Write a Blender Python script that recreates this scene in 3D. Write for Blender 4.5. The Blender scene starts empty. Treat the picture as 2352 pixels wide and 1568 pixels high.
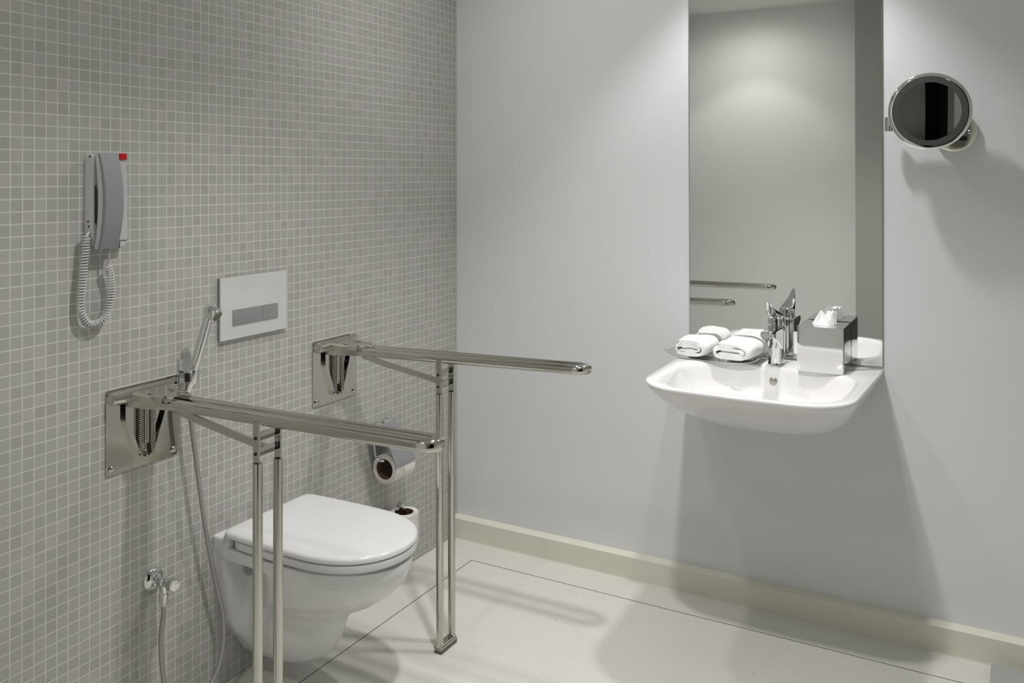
import bpy, bmesh, math, random
from mathutils import Vector, Matrix
random.seed(4)
PI = math.pi
C = bpy.context.scene.collection
V = Vector

# ------------------------------------------------------------------ materials
def newmat(name):
    m = bpy.data.materials.new(name); m.use_nodes = True
    return m, m.node_tree, m.node_tree.nodes['Principled BSDF']

def mat(name, col, rough=0.5, metal=0.0, spec=0.5, coat=0.0, noise=0.0, nscale=20.0, bump=0.0, bscale=200.0, trans=0.0, ior=1.45, sheen=0.0):
    m, nt, b = newmat(name)
    b.inputs['Base Color'].default_value = (*col, 1)
    b.inputs['Roughness'].default_value = rough
    b.inputs['Metallic'].default_value = metal
    b.inputs['Specular IOR Level'].default_value = spec
    b.inputs['Coat Weight'].default_value = coat
    b.inputs['Transmission Weight'].default_value = trans
    b.inputs['IOR'].default_value = ior
    b.inputs['Sheen Weight'].default_value = sheen
    tc = nt.nodes.new('ShaderNodeTexCoord')
    if noise > 0:
        n = nt.nodes.new('ShaderNodeTexNoise'); n.inputs['Scale'].default_value = nscale
        n.inputs['Detail'].default_value = 4
        nt.links.new(tc.outputs['Object'], n.inputs['Vector'])
        r = nt.nodes.new('ShaderNodeMapRange')
        r.inputs['To Min'].default_value = 1 - noise; r.inputs['To Max'].default_value = 1 + noise
        nt.links.new(n.outputs['Fac'], r.inputs['Value'])
        x = nt.nodes.new('ShaderNodeVectorMath'); x.operation = 'SCALE'
        x.inputs[0].default_value = col
        nt.links.new(r.outputs['Result'], x.inputs['Scale'])
        nt.links.new(x.outputs['Vector'], b.inputs['Base Color'])
    if bump > 0:
        n2 = nt.nodes.new('ShaderNodeTexNoise'); n2.inputs['Scale'].default_value = bscale
        n2.inputs['Detail'].default_value = 3
        nt.links.new(tc.outputs['Object'], n2.inputs['Vector'])
        bp = nt.nodes.new('ShaderNodeBump'); bp.inputs['Strength'].default_value = bump
        bp.inputs['Distance'].default_value = 0.002
        nt.links.new(n2.outputs['Fac'], bp.inputs['Height'])
        nt.links.new(bp.outputs['Normal'], b.inputs['Normal'])
    return m

def emis(name, col, s):
    m, nt, b = newmat(name)
    b.inputs['Base Color'].default_value = (*col, 1)
    b.inputs['Emission Color'].default_value = (*col, 1)
    b.inputs['Emission Strength'].default_value = s
    return m

def mosaic():
    """square glass-ceramic mosaic, 27.3 mm pitch, light grout"""
    m, nt, b = newmat('grey_mosaic_tile'); N = nt.nodes.new; L = nt.links.new
    def M(op, a=None, bb=None, cc=None, clamp=False):
        n = N('ShaderNodeMath'); n.operation = op; n.use_clamp = clamp
        for i, v in enumerate((a, bb, cc)):
            if v is None: continue
            if isinstance(v, (int, float)): n.inputs[i].default_value = v
            else: L(v, n.inputs[i])
        return n.outputs[0]
    P, Y0, Z0, G = 0.02732, 0.00531, 0.01239, 0.060
    tc = N('ShaderNodeTexCoord'); sp = N('ShaderNodeSeparateXYZ'); L(tc.outputs['Object'], sp.inputs[0])
    wn = N('ShaderNodeTexNoise'); wn.inputs['Scale'].default_value = 9; L(tc.outputs['Object'], wn.inputs['Vector'])
    wob = M('MULTIPLY', M('SUBTRACT', wn.outputs['Fac'], 0.5), 0.05)
    u = M('ADD', M('DIVIDE', M('ADD', sp.outputs['Y'], Y0), P), wob)
    v = M('ADD', M('DIVIDE', M('SUBTRACT', sp.outputs['Z'], Z0), P), wob)
    fu, fv = M('FRACT', u), M('FRACT', v)
    du = M('SUBTRACT', 0.5, M('ABSOLUTE', M('SUBTRACT', fu, 0.5)))
    dv = M('SUBTRACT', 0.5, M('ABSOLUTE', M('SUBTRACT', fv, 0.5)))
    d = M('MINIMUM', du, dv)
    mr = N('ShaderNodeMapRange'); mr.inputs['From Min'].default_value = G * 0.55; mr.inputs['From Max'].default_value = G * 1.15
    L(d, mr.inputs['Value'])            # 0 grout, 1 tile
    cb = N('ShaderNodeCombineXYZ'); L(M('FLOOR', u), cb.inputs[0]); L(M('FLOOR', v), cb.inputs[1])
    wn2 = N('ShaderNodeTexWhiteNoise'); L(cb.outputs[0], wn2.inputs['Vector'])
    cr = N('ShaderNodeValToRGB'); e = cr.color_ramp.elements
    e[0].position = 0; e[0].color = (0.362, 0.361, 0.336, 1)
    e[1].position = 1; e[1].color = (0.425, 0.412, 0.393, 1)
    for p_, c_ in ((0.35, (0.383, 0.385, 0.350)), (0.6, (0.395, 0.387, 0.370)), (0.8, (0.386, 0.394, 0.364))):
        q = cr.color_ramp.elements.new(p_); q.color = (*c_, 1)
    L(wn2.outputs['Value'], cr.inputs['Fac'])
    ns = N('ShaderNodeTexNoise'); ns.inputs['Scale'].default_value = 260; ns.inputs['Detail'].default_value = 3
    L(tc.outputs['Object'], ns.inputs['Vector'])
    sc = N('ShaderNodeVectorMath'); sc.operation = 'SCALE'; L(cr.outputs['Color'], sc.inputs[0])
    L(M('ADD', M('MULTIPLY', ns.outputs['Fac'], 0.16), 0.92), sc.inputs['Scale'])
    mx = N('ShaderNodeMix'); mx.data_type = 'RGBA'
    L(mr.outputs['Result'], mx.inputs['Factor']); mx.inputs['A'].default_value = (0.56, 0.553, 0.52, 1)
    L(sc.outputs[0], mx.inputs['B'])
    L(mx.outputs['Result'], b.inputs['Base Color'])
    rr = N('ShaderNodeMapRange'); rr.inputs['To Min'].default_value = 0.8; rr.inputs['To Max'].default_value = 0.42
    L(mr.outputs['Result'], rr.inputs['Value']); L(rr.outputs['Result'], b.inputs['Roughness'])
    b.inputs['Specular IOR Level'].default_value = 0.35
    bp = N('ShaderNodeBump'); bp.inputs['Strength'].default_value = 0.3; bp.inputs['Distance'].default_value = 0.0006
    L(mr.outputs['Result'], bp.inputs['Height']); L(bp.outputs['Normal'], b.inputs['Normal'])
    return m

def terrazzo():
    m, nt, b = newmat('pale_terrazzo'); N = nt.nodes.new; L = nt.links.new
    tc = N('ShaderNodeTexCoord')
    n0 = N('ShaderNodeTexNoise'); n0.inputs['Scale'].default_value = 3; L(tc.outputs['Object'], n0.inputs['Vector'])
    base = N('ShaderNodeMix'); base.data_type = 'RGBA'; L(n0.outputs['Fac'], base.inputs['Factor'])
    base.inputs['A'].default_value = (0.63, 0.624, 0.585, 1); base.inputs['B'].default_value = (0.685, 0.68, 0.64, 1)
    v1 = N('ShaderNodeTexVoronoi'); v1.inputs['Scale'].default_value = 330; L(tc.outputs['Object'], v1.inputs['Vector'])
    cr = N('ShaderNodeValToRGB'); cr.color_ramp.interpolation = 'CONSTANT'
    e = cr.color_ramp.elements; e[0].color = (0.95, 0.95, 0.95, 1); e[1].position = 0.18; e[1].color = (1, 1, 1, 1)
    q = cr.color_ramp.elements.new(0.8); q.color = (1.03, 1.03, 1.025, 1)
    sx = N('ShaderNodeSeparateColor'); L(v1.outputs['Color'], sx.inputs[0]); L(sx.outputs[0], cr.inputs['Fac'])
    mu = N('ShaderNodeMix'); mu.data_type = 'RGBA'; mu.blend_type = 'MULTIPLY'; mu.inputs['Factor'].default_value = 1
    L(base.outputs['Result'], mu.inputs['A']); L(cr.outputs['Color'], mu.inputs['B'])
    v2 = N('ShaderNodeTexVoronoi'); v2.inputs['Scale'].default_value = 14; L(tc.outputs['Object'], v2.inputs['Vector'])
    lt = N('ShaderNodeMath'); lt.operation = 'LESS_THAN'; lt.inputs[1].default_value = 0.045; L(v2.outputs['Distance'], lt.inputs[0])
    m2 = N('ShaderNodeMix'); m2.data_type = 'RGBA'; L(lt.outputs[0], m2.inputs['Factor'])
    L(mu.outputs['Result'], m2.inputs['A']); m2.inputs['B'].default_value = (0.40, 0.385, 0.33, 1)
    L(m2.outputs['Result'], b.inputs['Base Color'])
    b.inputs['Roughness'].default_value = 0.42; b.inputs['Specular IOR Level'].default_value = 0.3
    return m

def springhose():
    m, nt, b = newmat('flexible_metal_hose'); N = nt.nodes.new; L = nt.links.new
    b.inputs['Base Color'].default_value = (0.36, 0.35, 0.335, 1); b.inputs['Metallic'].default_value = 0.55
    b.inputs['Roughness'].default_value = 0.42
    return m

M_TILE = mosaic()
M_FLOOR = terrazzo()
M_PAINT = mat('lavender_grey_paint', (0.70, 0.708, 0.735), 0.6, spec=0.25, bump=0.05, bscale=300)
M_PAINT2 = mat('plain_white_paint', (0.80, 0.815, 0.80), 0.7, spec=0.2)
M_PIER = mat('shaded_pier_and_door_grey', (0.39, 0.395, 0.37), 0.6, spec=0.2)  # pier's dimness is put into its colour; the door is plain grey
M_CEIL = mat('ceiling_paint', (0.80, 0.81, 0.79), 0.8, spec=0.1)
M_BASE = mat('beige_skirting', (0.70, 0.685, 0.60), 0.45, noise=0.02)
M_SEAM = mat('dark_seam', (0.13, 0.125, 0.10), 0.6)
M_DARK = mat('unlit_corridor_black', (0.012, 0.012, 0.012), 0.9, spec=0.05)  # lack of light in the corridor, put into a near-black colour
M_CER = mat('white_glazed_ceramic', (0.70, 0.70, 0.70), 0.12, spec=0.5, coat=0.3)
M_BAS = mat('white_basin_glaze', (0.80, 0.795, 0.80), 0.10, spec=0.5, coat=0.3)
M_SEAT = mat('white_seat_plastic', (0.68, 0.675, 0.685), 0.16, spec=0.5)
M_STEEL = mat('polished_warm_steel', (0.56, 0.545, 0.50), 0.085, metal=1.0, bump=0.02, bscale=40)
M_STEEL2 = mat('satin_warm_steel', (0.54, 0.53, 0.485), 0.22, metal=1.0)
M_CHROME = mat('chrome', (0.72, 0.72, 0.72), 0.06, metal=1.0)
M_CHROME2 = mat('brushed_grey_metal', (0.46, 0.46, 0.475), 0.33, metal=0.9)
M_SATIN = mat('satin_nickel', (0.70, 0.70, 0.60), 0.22, metal=1.0)
M_BLACK = mat('black_plastic', (0.01, 0.01, 0.01), 0.35)
M_RUBBER = mat('dark_grey_rubber', (0.13, 0.13, 0.11), 0.7)
M_MIRROR = mat('silvered_glass', (0.86, 0.875, 0.86), 0.0, metal=1.0)
M_MIRROR2 = mat('shaving_mirror_glass', (0.80, 0.80, 0.80), 0.0, metal=1.0)
M_FROST = mat('frosted_light_ring', (0.075, 0.08, 0.078), 0.35)
M_GEDGE = mat('green_glass_edge', (0.16, 0.21, 0.18), 0.2)
M_PLW = mat('off_white_phone_plastic', (0.50, 0.495, 0.50), 0.4)
M_PLG = mat('blue_grey_phone_plastic', (0.235, 0.24, 0.26), 0.35)
M_RED = mat('red_translucent_button', (0.45, 0.008, 0.015), 0.3)
M_GLW = mat('white_glass_panel', (0.58, 0.585, 0.58), 0.08, spec=0.5)
M_GLE = mat('grey_panel_frame', (0.20, 0.20, 0.195), 0.4)
M_PAPER = mat('white_toilet_paper', (0.78, 0.765, 0.735), 0.9, spec=0.1, bump=0.2, bscale=500)
M_CORE = mat('brown_cardboard', (0.10, 0.062, 0.040), 0.9)
M_TISSUE = mat('white_tissue', (0.88, 0.88, 0.90), 0.9, spec=0.1)
M_TOWEL = mat('white_terry_cloth', (0.93, 0.93, 0.92), 0.95, spec=0.05, bump=0.7, bscale=900, sheen=0.3)
M_HOSE = springhose()
M_NOZ = mat('green_grey_nozzle', (0.16, 0.175, 0.12), 0.5)
M_LAMP = emis('lamp_lens', (1.0, 0.97, 0.92), 60.0)
M_OVF = mat('dull_overflow_metal', (0.42, 0.40, 0.37), 0.3, metal=0.7)
M_SCALE = mat('grey_green_glass', (0.36, 0.375, 0.36), 0.15)

# ------------------------------------------------------------------ mesh kit
class MB:
    def __init__(s): s.bm = bmesh.new()
    def _add(s, verts, faces):
        vs = [s.bm.verts.new(v) for v in verts]
        for f in faces:
            try: s.bm.faces.new([vs[i] for i in f])
            except ValueError: pass
        return vs
    def box(s, lo, hi, bev=0.0, seg=2, mtx=None):
        b2 = bmesh.new()
        bmesh.ops.create_cube(b2, size=1)
        lo, hi = V(lo), V(hi)
        for v in b2.verts:
            v.co = V([lo[i] + (v.co[i] + 0.5) * (hi[i] - lo[i]) for i in range(3)])
        if bev > 0:
            bmesh.ops.bevel(b2, geom=list(b2.edges), offset=bev, segments=seg, profile=0.5, affect='EDGES', clamp_overlap=True)
        if mtx: bmesh.ops.transform(b2, matrix=mtx, verts=b2.verts)
        s.merge(b2); return s
    def merge(s, b2):
        me = bpy.data.meshes.new('tmp'); b2.to_mesh(me); b2.free(); s.bm.from_mesh(me); bpy.data.meshes.remove(me)
    def loft(s, rings, cap0=True, cap1=True, closed=True):
        n = len(rings[0]); vs = [[s.bm.verts.new(p) for p in r] for r in rings]
        for a, b in zip(vs, vs[1:]):
            for i in range(n if closed else n - 1):
                j = (i + 1) % n
                try: s.bm.faces.new((a[i], a[j], b[j], b[i]))
                except ValueError: pass
        if cap0: s.bm.faces.new(list(reversed(vs[0])))
        if cap1: s.bm.faces.new(vs[-1])
        return s
    def tube(s, pts, r, n=16, cap=True, closed=False):
        pts = [V(p) for p in pts]; rs = r if isinstance(r, (list, tuple)) else [r] * len(pts)
        m = len(pts); rings = []; nrm = None
        for i, p in enumerate(pts):
            a = pts[(i - 1) % m] if (closed or i > 0) else p
            c = pts[(i + 1) % m] if (closed or i < m - 1) else p
            t = (c - a).normalized()
            if nrm is None:
                nrm = t.cross(V((0, 0, 1)) if abs(t.z) < 0.9 else V((0, 1, 0))).normalized()
            nrm = (nrm - t * nrm.dot(t)).normalized(); bn = t.cross(nrm)
            rings.append([p + (nrm * math.cos(2 * PI * k / n) + bn * math.sin(2 * PI * k / n)) * rs[i] for k in range(n)])
        if closed: rings.append(rings[0])
        if closed:
            vs = [[s.bm.verts.new(q) for q in rg] for rg in rings[:-1]]; vs.append(vs[0])
            for a, b in zip(vs, vs[1:]):
                for i in range(n):
                    j = (i + 1) % n; s.bm.faces.new((a[i], a[j], b[j], b[i]))
        else: s.loft(rings, cap, cap)
        return s
    def strip(s, pts, w, t, side=(0, 1, 0)):
        """flat bar swept along pts; w along 'side', t across"""
        pts = [V(p) for p in pts]; sd = V(side).normalized(); rings = []
        for i, p in enumerate(pts):
            a = pts[max(i - 1, 0)]; c = pts[min(i + 1, len(pts) - 1)]
            tg = (c - a).normalized(); nn = tg.cross(sd).normalized()
            rings.append([p + sd * w / 2 + nn * t / 2, p - sd * w / 2 + nn * t / 2, p - sd * w / 2 - nn * t / 2, p + sd * w / 2 - nn * t / 2])
        s.loft(rings); return s
    def lathe(s, prof, o, ax, n=48, cap=True):
        """prof: list of (radius, distance along ax)"""
        o, ax = V(o), V(ax).normalized()
        u = ax.cross(V((0, 0, 1)) if abs(ax.z) < 0.9 else V((1, 0, 0))).normalized(); w = ax.cross(u)
        rings = [[o + ax * h + (u * math.cos(2 * PI * k / n) + w * math.sin(2 * PI * k / n)) * max(r, 1e-5) for k in range(n)] for r, h in prof]
        s.loft(rings, cap, cap); return s
    def prism(s, poly, axis, a, b, bev=0.0, seg=2):
        """2D polygon extruded along axis index; poly gives the two other coordinates in order"""
        b2 = bmesh.new(); oth = [i for i in range(3) if i != axis]
        def mk(q, h):
            v = [0, 0, 0]; v[oth[0]], v[oth[1]], v[axis] = q[0], q[1], h; return v
        A = [b2.verts.new(mk(q, a)) for q in poly]; Bv = [b2.verts.new(mk(q, b)) for q in poly]
        n = len(poly)
        b2.faces.new(A); b2.faces.new(list(reversed(Bv)))
        for i in range(n): b2.faces.new((A[i], Bv[i], Bv[(i + 1) % n], A[(i + 1) % n]))
        bmesh.ops.recalc_face_normals(b2, faces=b2.faces)
        if bev > 0: bmesh.ops.bevel(b2, geom=list(b2.edges), offset=bev, segments=seg, profile=0.5, affect='EDGES', clamp_overlap=True)
        s.merge(b2); return s
    def build(s, name, m, parent=None, smooth=True, angle=35, recalc=True):
        if recalc: bmesh.ops.recalc_face_normals(s.bm, faces=s.bm.faces)
        off = V((0, 0, 0)); p = parent
        while p is not None: off += p.location; p = p.parent
        for v in s.bm.verts: v.co -= off
        me = bpy.data.meshes.new(name); s.bm.to_mesh(me); s.bm.free()
        ms = m if isinstance(m, (list, tuple)) else [m]
        for q in ms: me.materials.append(q)
        if smooth:
            me.shade_smooth(); me.set_sharp_from_angle(angle=math.radians(angle))
        o = bpy.data.objects.new(name, me); C.objects.link(o)
        if smooth and len(me.polygons) < 3000:
            wm = o.modifiers.new('weighted_normal', 'WEIGHTED_NORMAL'); wm.keep_sharp = True; wm.weight = 100
        if parent is not None: o.parent = parent
        return o

def tag(o, label=None, cat=None, group=None, kind=None):
    if label: o['label'] = label
    if cat: o['category'] = cat
    if group: o['group'] = group
    if kind: o['kind'] = kind
    return o
def thing(name, label, cat, loc, group=None):
    o = bpy.data.objects.new(name, None); C.objects.link(o); o.location = loc
    o.empty_display_size = 0.05
    return tag(o, label, cat, group)
def roundpoly(corners, radii, N):
    """closed rounded polygon, resampled to N points by arc length from corner 0"""
    pts = []; n = len(corners)
    for i in range(n):
        p = V(corners[i]); a = V(corners[i - 1]); b = V(corners[(i + 1) % n]); r = radii[i]
        da = (a - p).normalized(); db = (b - p).normalized()
        ang = da.angle(db); t = min(r / math.tan(ang / 2), (a - p).length * 0.49, (b - p).length * 0.49); r = t * math.tan(ang / 2)
        cen = p + (da + db).normalized() * (r / math.sin(ang / 2))
        s0 = p + da * t - cen; s1 = p + db * t - cen
        for k in range(13):
            f = k / 12; ang2 = s0.angle(s1)
            q = (s0 * math.sin((1 - f) * ang2) + s1 * math.sin(f * ang2)) / math.sin(ang2) if ang2 > 1e-4 else s0
            pts.append(cen + q)
    L = [0]
    for i in range(len(pts)): L.append(L[-1] + (pts[(i + 1) % len(pts)] - pts[i]).length)
    out = []
    for k in range(N):
        d = L[-1] * k / N; j = 0
        while L[j + 1] < d: j += 1
        f = (d - L[j]) / max(L[j + 1] - L[j], 1e-9)
        out.append(pts[j].lerp(pts[(j + 1) % len(pts)], f))
    return out
def smooth_path(pts, sub=8):
    pts = [V(p) for p in pts]; out = []
    for i in range(len(pts) - 1):
        p0 = pts[max(i - 1, 0)]; p1 = pts[i]; p2 = pts[i + 1]; p3 = pts[min(i + 2, len(pts) - 1)]
        for k in range(sub):
            t = k / sub
            out.append(0.5 * ((2 * p1) + (p2 - p0) * t + (2 * p0 - 5 * p1 + 4 * p2 - p3) * t * t + (3 * p1 - p0 - 3 * p2 + p3) * t ** 3))
    out.append(pts[-1]); return out
def sstep(a, b, x):
    t = min(max((x - a) / (b - a), 0), 1); return t * t * (3 - 2 * t)

# ------------------------------------------------------------------ room shell
CEIL = 2.48; YB = -2.86
def struct(name, lo, hi, m):
    b = MB(); b.box(lo, hi); return tag(b.build(name, m, smooth=False), kind='structure')
struct('floor', (-0.12, -2.98, -0.08), (3.0, 0.12, 0.0), M_FLOOR)
struct('ceiling', (-0.12, -2.98, CEIL), (3.0, 0.12, CEIL + 0.08), M_CEIL)
struct('wall_left', (-0.12, -2.98, 0.0), (0.0, 0.0, CEIL), M_TILE)
struct('wall_back', (-0.12, 0.0, 0.0), (3.0, 0.12, CEIL), M_PAINT)
struct('wall_front', (0.0, YB - 0.12, 0.0), (1.10, YB, CEIL), M_PAINT2)
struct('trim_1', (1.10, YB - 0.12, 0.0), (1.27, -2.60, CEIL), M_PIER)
struct('wall_right', (2.60, -2.60, 0.0), (2.72, 0.0, CEIL), M_PAINT2)
struct('wall_corridor', (1.15, -4.3, 0.0), (3.0, -4.2, CEIL), M_DARK)
struct('wall_corridor_left', (1.15, -4.2, 0.0), (1.25, -2.98, CEIL), M_DARK)
struct('wall_corridor_right', (2.60, -4.2, 0.0), (2.72, -2.60, CEIL), M_DARK)
struct('floor_corridor', (1.15, -4.3, -0.08), (2.72, -2.98, 0.0), M_DARK)
struct('ceiling_corridor', (1.15, -4.3, CEIL), (2.72, -2.98, CEIL + 0.08), M_DARK)
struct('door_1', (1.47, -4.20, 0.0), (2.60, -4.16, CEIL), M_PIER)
b = MB(); b.prism([(-0.038, 0.0), (0.0, 0.0), (0.0, 0.0795), (-0.003, 0.0795), (-0.030, 0.0775), (-0.038, 0.0755)], 0, 0.0, 2.6)
tag(b.build('baseboard_back', M_BASE, angle=50), kind='structure')
b = MB(); b.box((0.0, -0.0397, 0), (2.6, -0.0377, 0.003)); tag(b.build('trim_2', M_BASE, smooth=False), kind='structure')
# dark expansion seam let into the terrazzo: two straight runs that meet at a corner
b = MB(); b.box((0.1758, -0.1797, 0), (2.6, -0.1767, 0.0004)); b.box((0.1758, YB, 0), (0.1788, -0.1797, 0.0004))
tag(b.build('trim_3', M_SEAM, smooth=False), kind='structure')

# ------------------------------------------------------------------ wall mirror
t = thing('wall_mirror', 'tall frameless rectangular mirror on the grey wall behind the washbasin', 'mirror', (1.249, 0, 0.815))
b = MB(); b.box((0.9455, -0.0052, 0.8155), (1.5525, -0.0046, 2.42)); b.build('mirror_glass', M_MIRROR, t, smooth=False)
b = MB()
b.box((0.944, -0.005, 0.814), (0.9457, 0, 2.4215)); b.box((1.5523, -0.005, 0.814), (1.554, 0, 2.4215))
b.box((0.9457, -0.005, 0.814), (1.5523, 0, 0.8157)); b.box((0.9457, -0.005, 2.4198), (1.5523, 0, 2.4215))
b.build('glass_edge', M_GEDGE, t, smooth=False)

# ------------------------------------------------------------------ folding support rails
def helix(cx, cy, z0, z1, r, turns, n):
    return [(cx + r * math.cos(2 * PI * k / n), cy + r * math.sin(2 * PI * k / n), z0 + (z1 - z0) * k / (turns * n)) for k in range(turns * n + 1)]
def support_rail(yc, slope, label, tip):
    g = 'fold-down support rails beside the toilet'
    t = thing('support_rail', label, 'grab rail', (0, yc, 0.782), g)
    z0 = 0.8492
    # wall plate
    b = MB(); rp = roundpoly([(yc - .105, .680), (yc + .105, .680), (yc + .105, .885), (yc - .105, .885)], [.004] * 4, 160)
    b.loft([[(0, q.x, q.y) for q in rp], [(0.004, q.x, q.y) for q in rp]]); pl = b.build('wall_plate', M_STEEL, t)
    for sy, sz in ((-1, -1), (1, -1), (-1, 1), (1, 1)):
        b = MB(); b.lathe([(.0085, 0), (.0085, .002), (.006, .005), (.003, .006), (0, .006)], (0.004, yc + sy * .090, .7825 + sz * .088), (1, 0, 0), 20)
        b.build('screw', M_STEEL, pl)
    # V shaped guide frame of bent bar
    b = MB()
    for s in (-1, 1):
        o_ = .004
        b.strip([(0.009, yc + o_ + s * .058, .848), (0.009, yc + o_ + s * .058, .806), (0.009, yc + o_ + s * .0555, .796), (0.009, yc + o_ + s * .0285, .722), (0.009, yc + o_ + s * .022, .709), (0.009, yc + o_ + s * .012, .7035), (0.009, yc + o_, .7025)], .010, .0100, (1, 0, 0))
    b.build('guide_frame', M_STEEL, t, angle=50)
    # twin springs with the slotted slide between them
    for s in (-1, 1):
        b = MB(); b.tube(helix(.0115, yc + .004 + s * .0165, .712, .846, .0072, 25, 12), .00150, 5); sp = b.build('spring', M_STEEL, t, angle=80)
        b = MB(); b.tube([(.0115, yc + .004 + s * .0165, .705), (.0115, yc + .004 + s * .0165, .850)], .0035, 10); b.build('spring_rod', M_STEEL, sp)
    b = MB(); b.box((.006, yc - .001, .735), (.012, yc + .003, .84)); b.box((.006, yc + .005, .735), (.012, yc + .009, .84))
    b.box((.006, yc - .012, .826), (.026, yc + .012, .846), .002)
    for s in (-1, 1): b.lathe([(.005, -.002), (.005, .012), (.003, .014), (0, .014)], (.014, yc + s * .006, .707), (1, 0, 0), 14)
    b.build('slide', M_STEEL, t)
    # hinge barrel with a spreading bracket
    b = MB(); b.tube([(.0185, yc - .100, .866), (.0185, yc + .078, .866)], .0165, 32)
    b.lathe([(.0165, 0), (.015, .003), (.010, .004), (.007, .002), (0, .002)], (.0185, yc - .100, .866), (0, -1, 0), 32)
    b.build('hinge_barrel', M_STEEL, t)
    b = MB(); tp = [(.014, -.060, .056), (.04, -.058, .054), (.07, -.050, .048), (.11, -.038, .037), (.145, -.031, .031)]
    rings = []
    for x, a, c in tp:
        zt = .8690 + slope * x + .010 * max(0, 1 - x / .08); zb = .838 + slope * x if x > .06 else .840
        rings.append([(x, yc + a, zb), (x, yc + a + .002, zt - .004), (x, yc + a + .008, zt), (x, yc + c - .008, zt), (x, yc + c - .002, zt - .004), (x, yc + c, zb)])
    b.loft(rings); b.build('hinge_bracket', M_STEEL, t, angle=30)
    for s in (-1, 1):
        b = MB(); b.tube([(.085, yc + s * .030 - .004, .864), (.125, yc + s * .030 - .004, .864)], .0095, 14)
        b.box((.070, yc + s * .030 - .010, .862), (.088, yc + s * .030 + .003, .8755), .002)
        b.build('pivot_pin', M_STEEL, t)
    # the loop handle: two parallel tubes joined by a rounded end
    R, S = .0135, .0203; pts = []
    for k in range(25): pts.append((.10 + (tip - .045 - .10) * k / 24, -S))
    for k in range(1, 12):
        a = -PI / 2 + PI * k / 12; pts.append((tip - .045 + .0315 * math.cos(a), S * math.sin(a)))
    for k in range(25): pts.append((tip - .045 - (tip - .045 - .10) * k / 24, S))
    b = MB(); b.tube([(x, yc + y, z0 + slope * x) for x, y in pts], R, 24); b.build('grab_bar', M_STEEL, t, angle=60)
    # diagonal brace
    b = MB(); b.strip([(.12, yc, .838), (.20, yc, .822), (.40, yc, .792), (.425, yc, .788)], .017, .005, (0, 1, 0))
    b.strip([(.12, yc - .0085, .838), (.20, yc - .0085, .822), (.40, yc - .0085, .792), (.425, yc - .0085, .788)], .003, .017, (0, 1, 0))
    b.build('brace', M_STEEL2, t)
    # folding leg: hanger straps, two cross straps, two tubes, foot
    lx = .426; zz = z0 + slope * lx
    for s, zb in ((-1, .757), (1, .751)):
        b = MB(); b.box((lx - .0095, yc + s * .033 - .0022, zb - .01), (lx + .0095, yc + s * .033 + .0022, zz - .003), .0008)
        st = b.build('hanger_strap', M_STEEL2, t)
        for z in (.815, .780):
            b = MB(); b.lathe([(.0038, 0), (.0038, .0015), (0, .0022)], (lx - .001, yc + s * .033 + s * .0022, z), (0, s, 0), 12)
            b.build('rivet', M_BLACK, st)
    for z in (.818, .784):
        b = MB(); b.box((lx - .005, yc - .031, z - .0075), (lx + .001, yc + .031, z + .0075), .001)
        b.box((lx - .005, yc - .031, z - .0085), (lx + .010, yc + .031, z - .0062), .0008); b.build('cross_strap', M_STEEL, t)
    for s, zb in ((-1, .762), (1, .756)):
        b = MB(); b.lathe([(.0111, 0), (.0111, zb - .028), (.0105, zb - .0265), (.008, zb - .0262), (.008, zb - .030), (0, zb - .030)], (lx + .002, yc + s * .0315, .024), (0, 0, 1), 24)
        b.build('leg', M_STEEL, t)
    b = MB(); b.box((lx - .011, yc - .0425, .010), (lx + .015, yc + .0425, .0135), .001); b.box((lx - .011, yc - .0425, .0105), (lx - .0095, yc + .0425, .021), .0006)
    b.box((lx + .0135, yc - .0425, .0105), (lx + .015, yc + .0425, .018), .0006); b.box((lx - .009, yc - .040, .0130), (lx + .013, yc + .040, .0242), .001)
    ft = b.build('foot', M_STEEL, t)
    b = MB(); b.box((lx - .011, yc - .0425, 0), (lx + .015, yc + .0425, .0102), .002); b.build('rubber_pad', M_RUBBER, ft)
    return t
support_rail(-1.4445, .0135, 'polished steel fold-down support rail in front of the toilet, nearest the viewer', .906)
support_rail(-.722, .0285, 'polished steel fold-down support rail behind the toilet, reaching across the grey wall', .903)

# ------------------------------------------------------------------ toilet
TC = -1.057
tl = thing('toilet', 'white wall-hung toilet with closed lid between two steel support rails', 'toilet', (0, TC, 0.04))
def lerp_tab(tab, z):
    for a, c in zip(tab, tab[1:]):
        if a[0] >= z >= c[0]:
            f = (a[0] - z) / (a[0] - c[0]); return [p + (q - p) * f for p, q in zip(a, c)]
    return list(tab[-1] if z < tab[-1][0] else tab[0])
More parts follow.
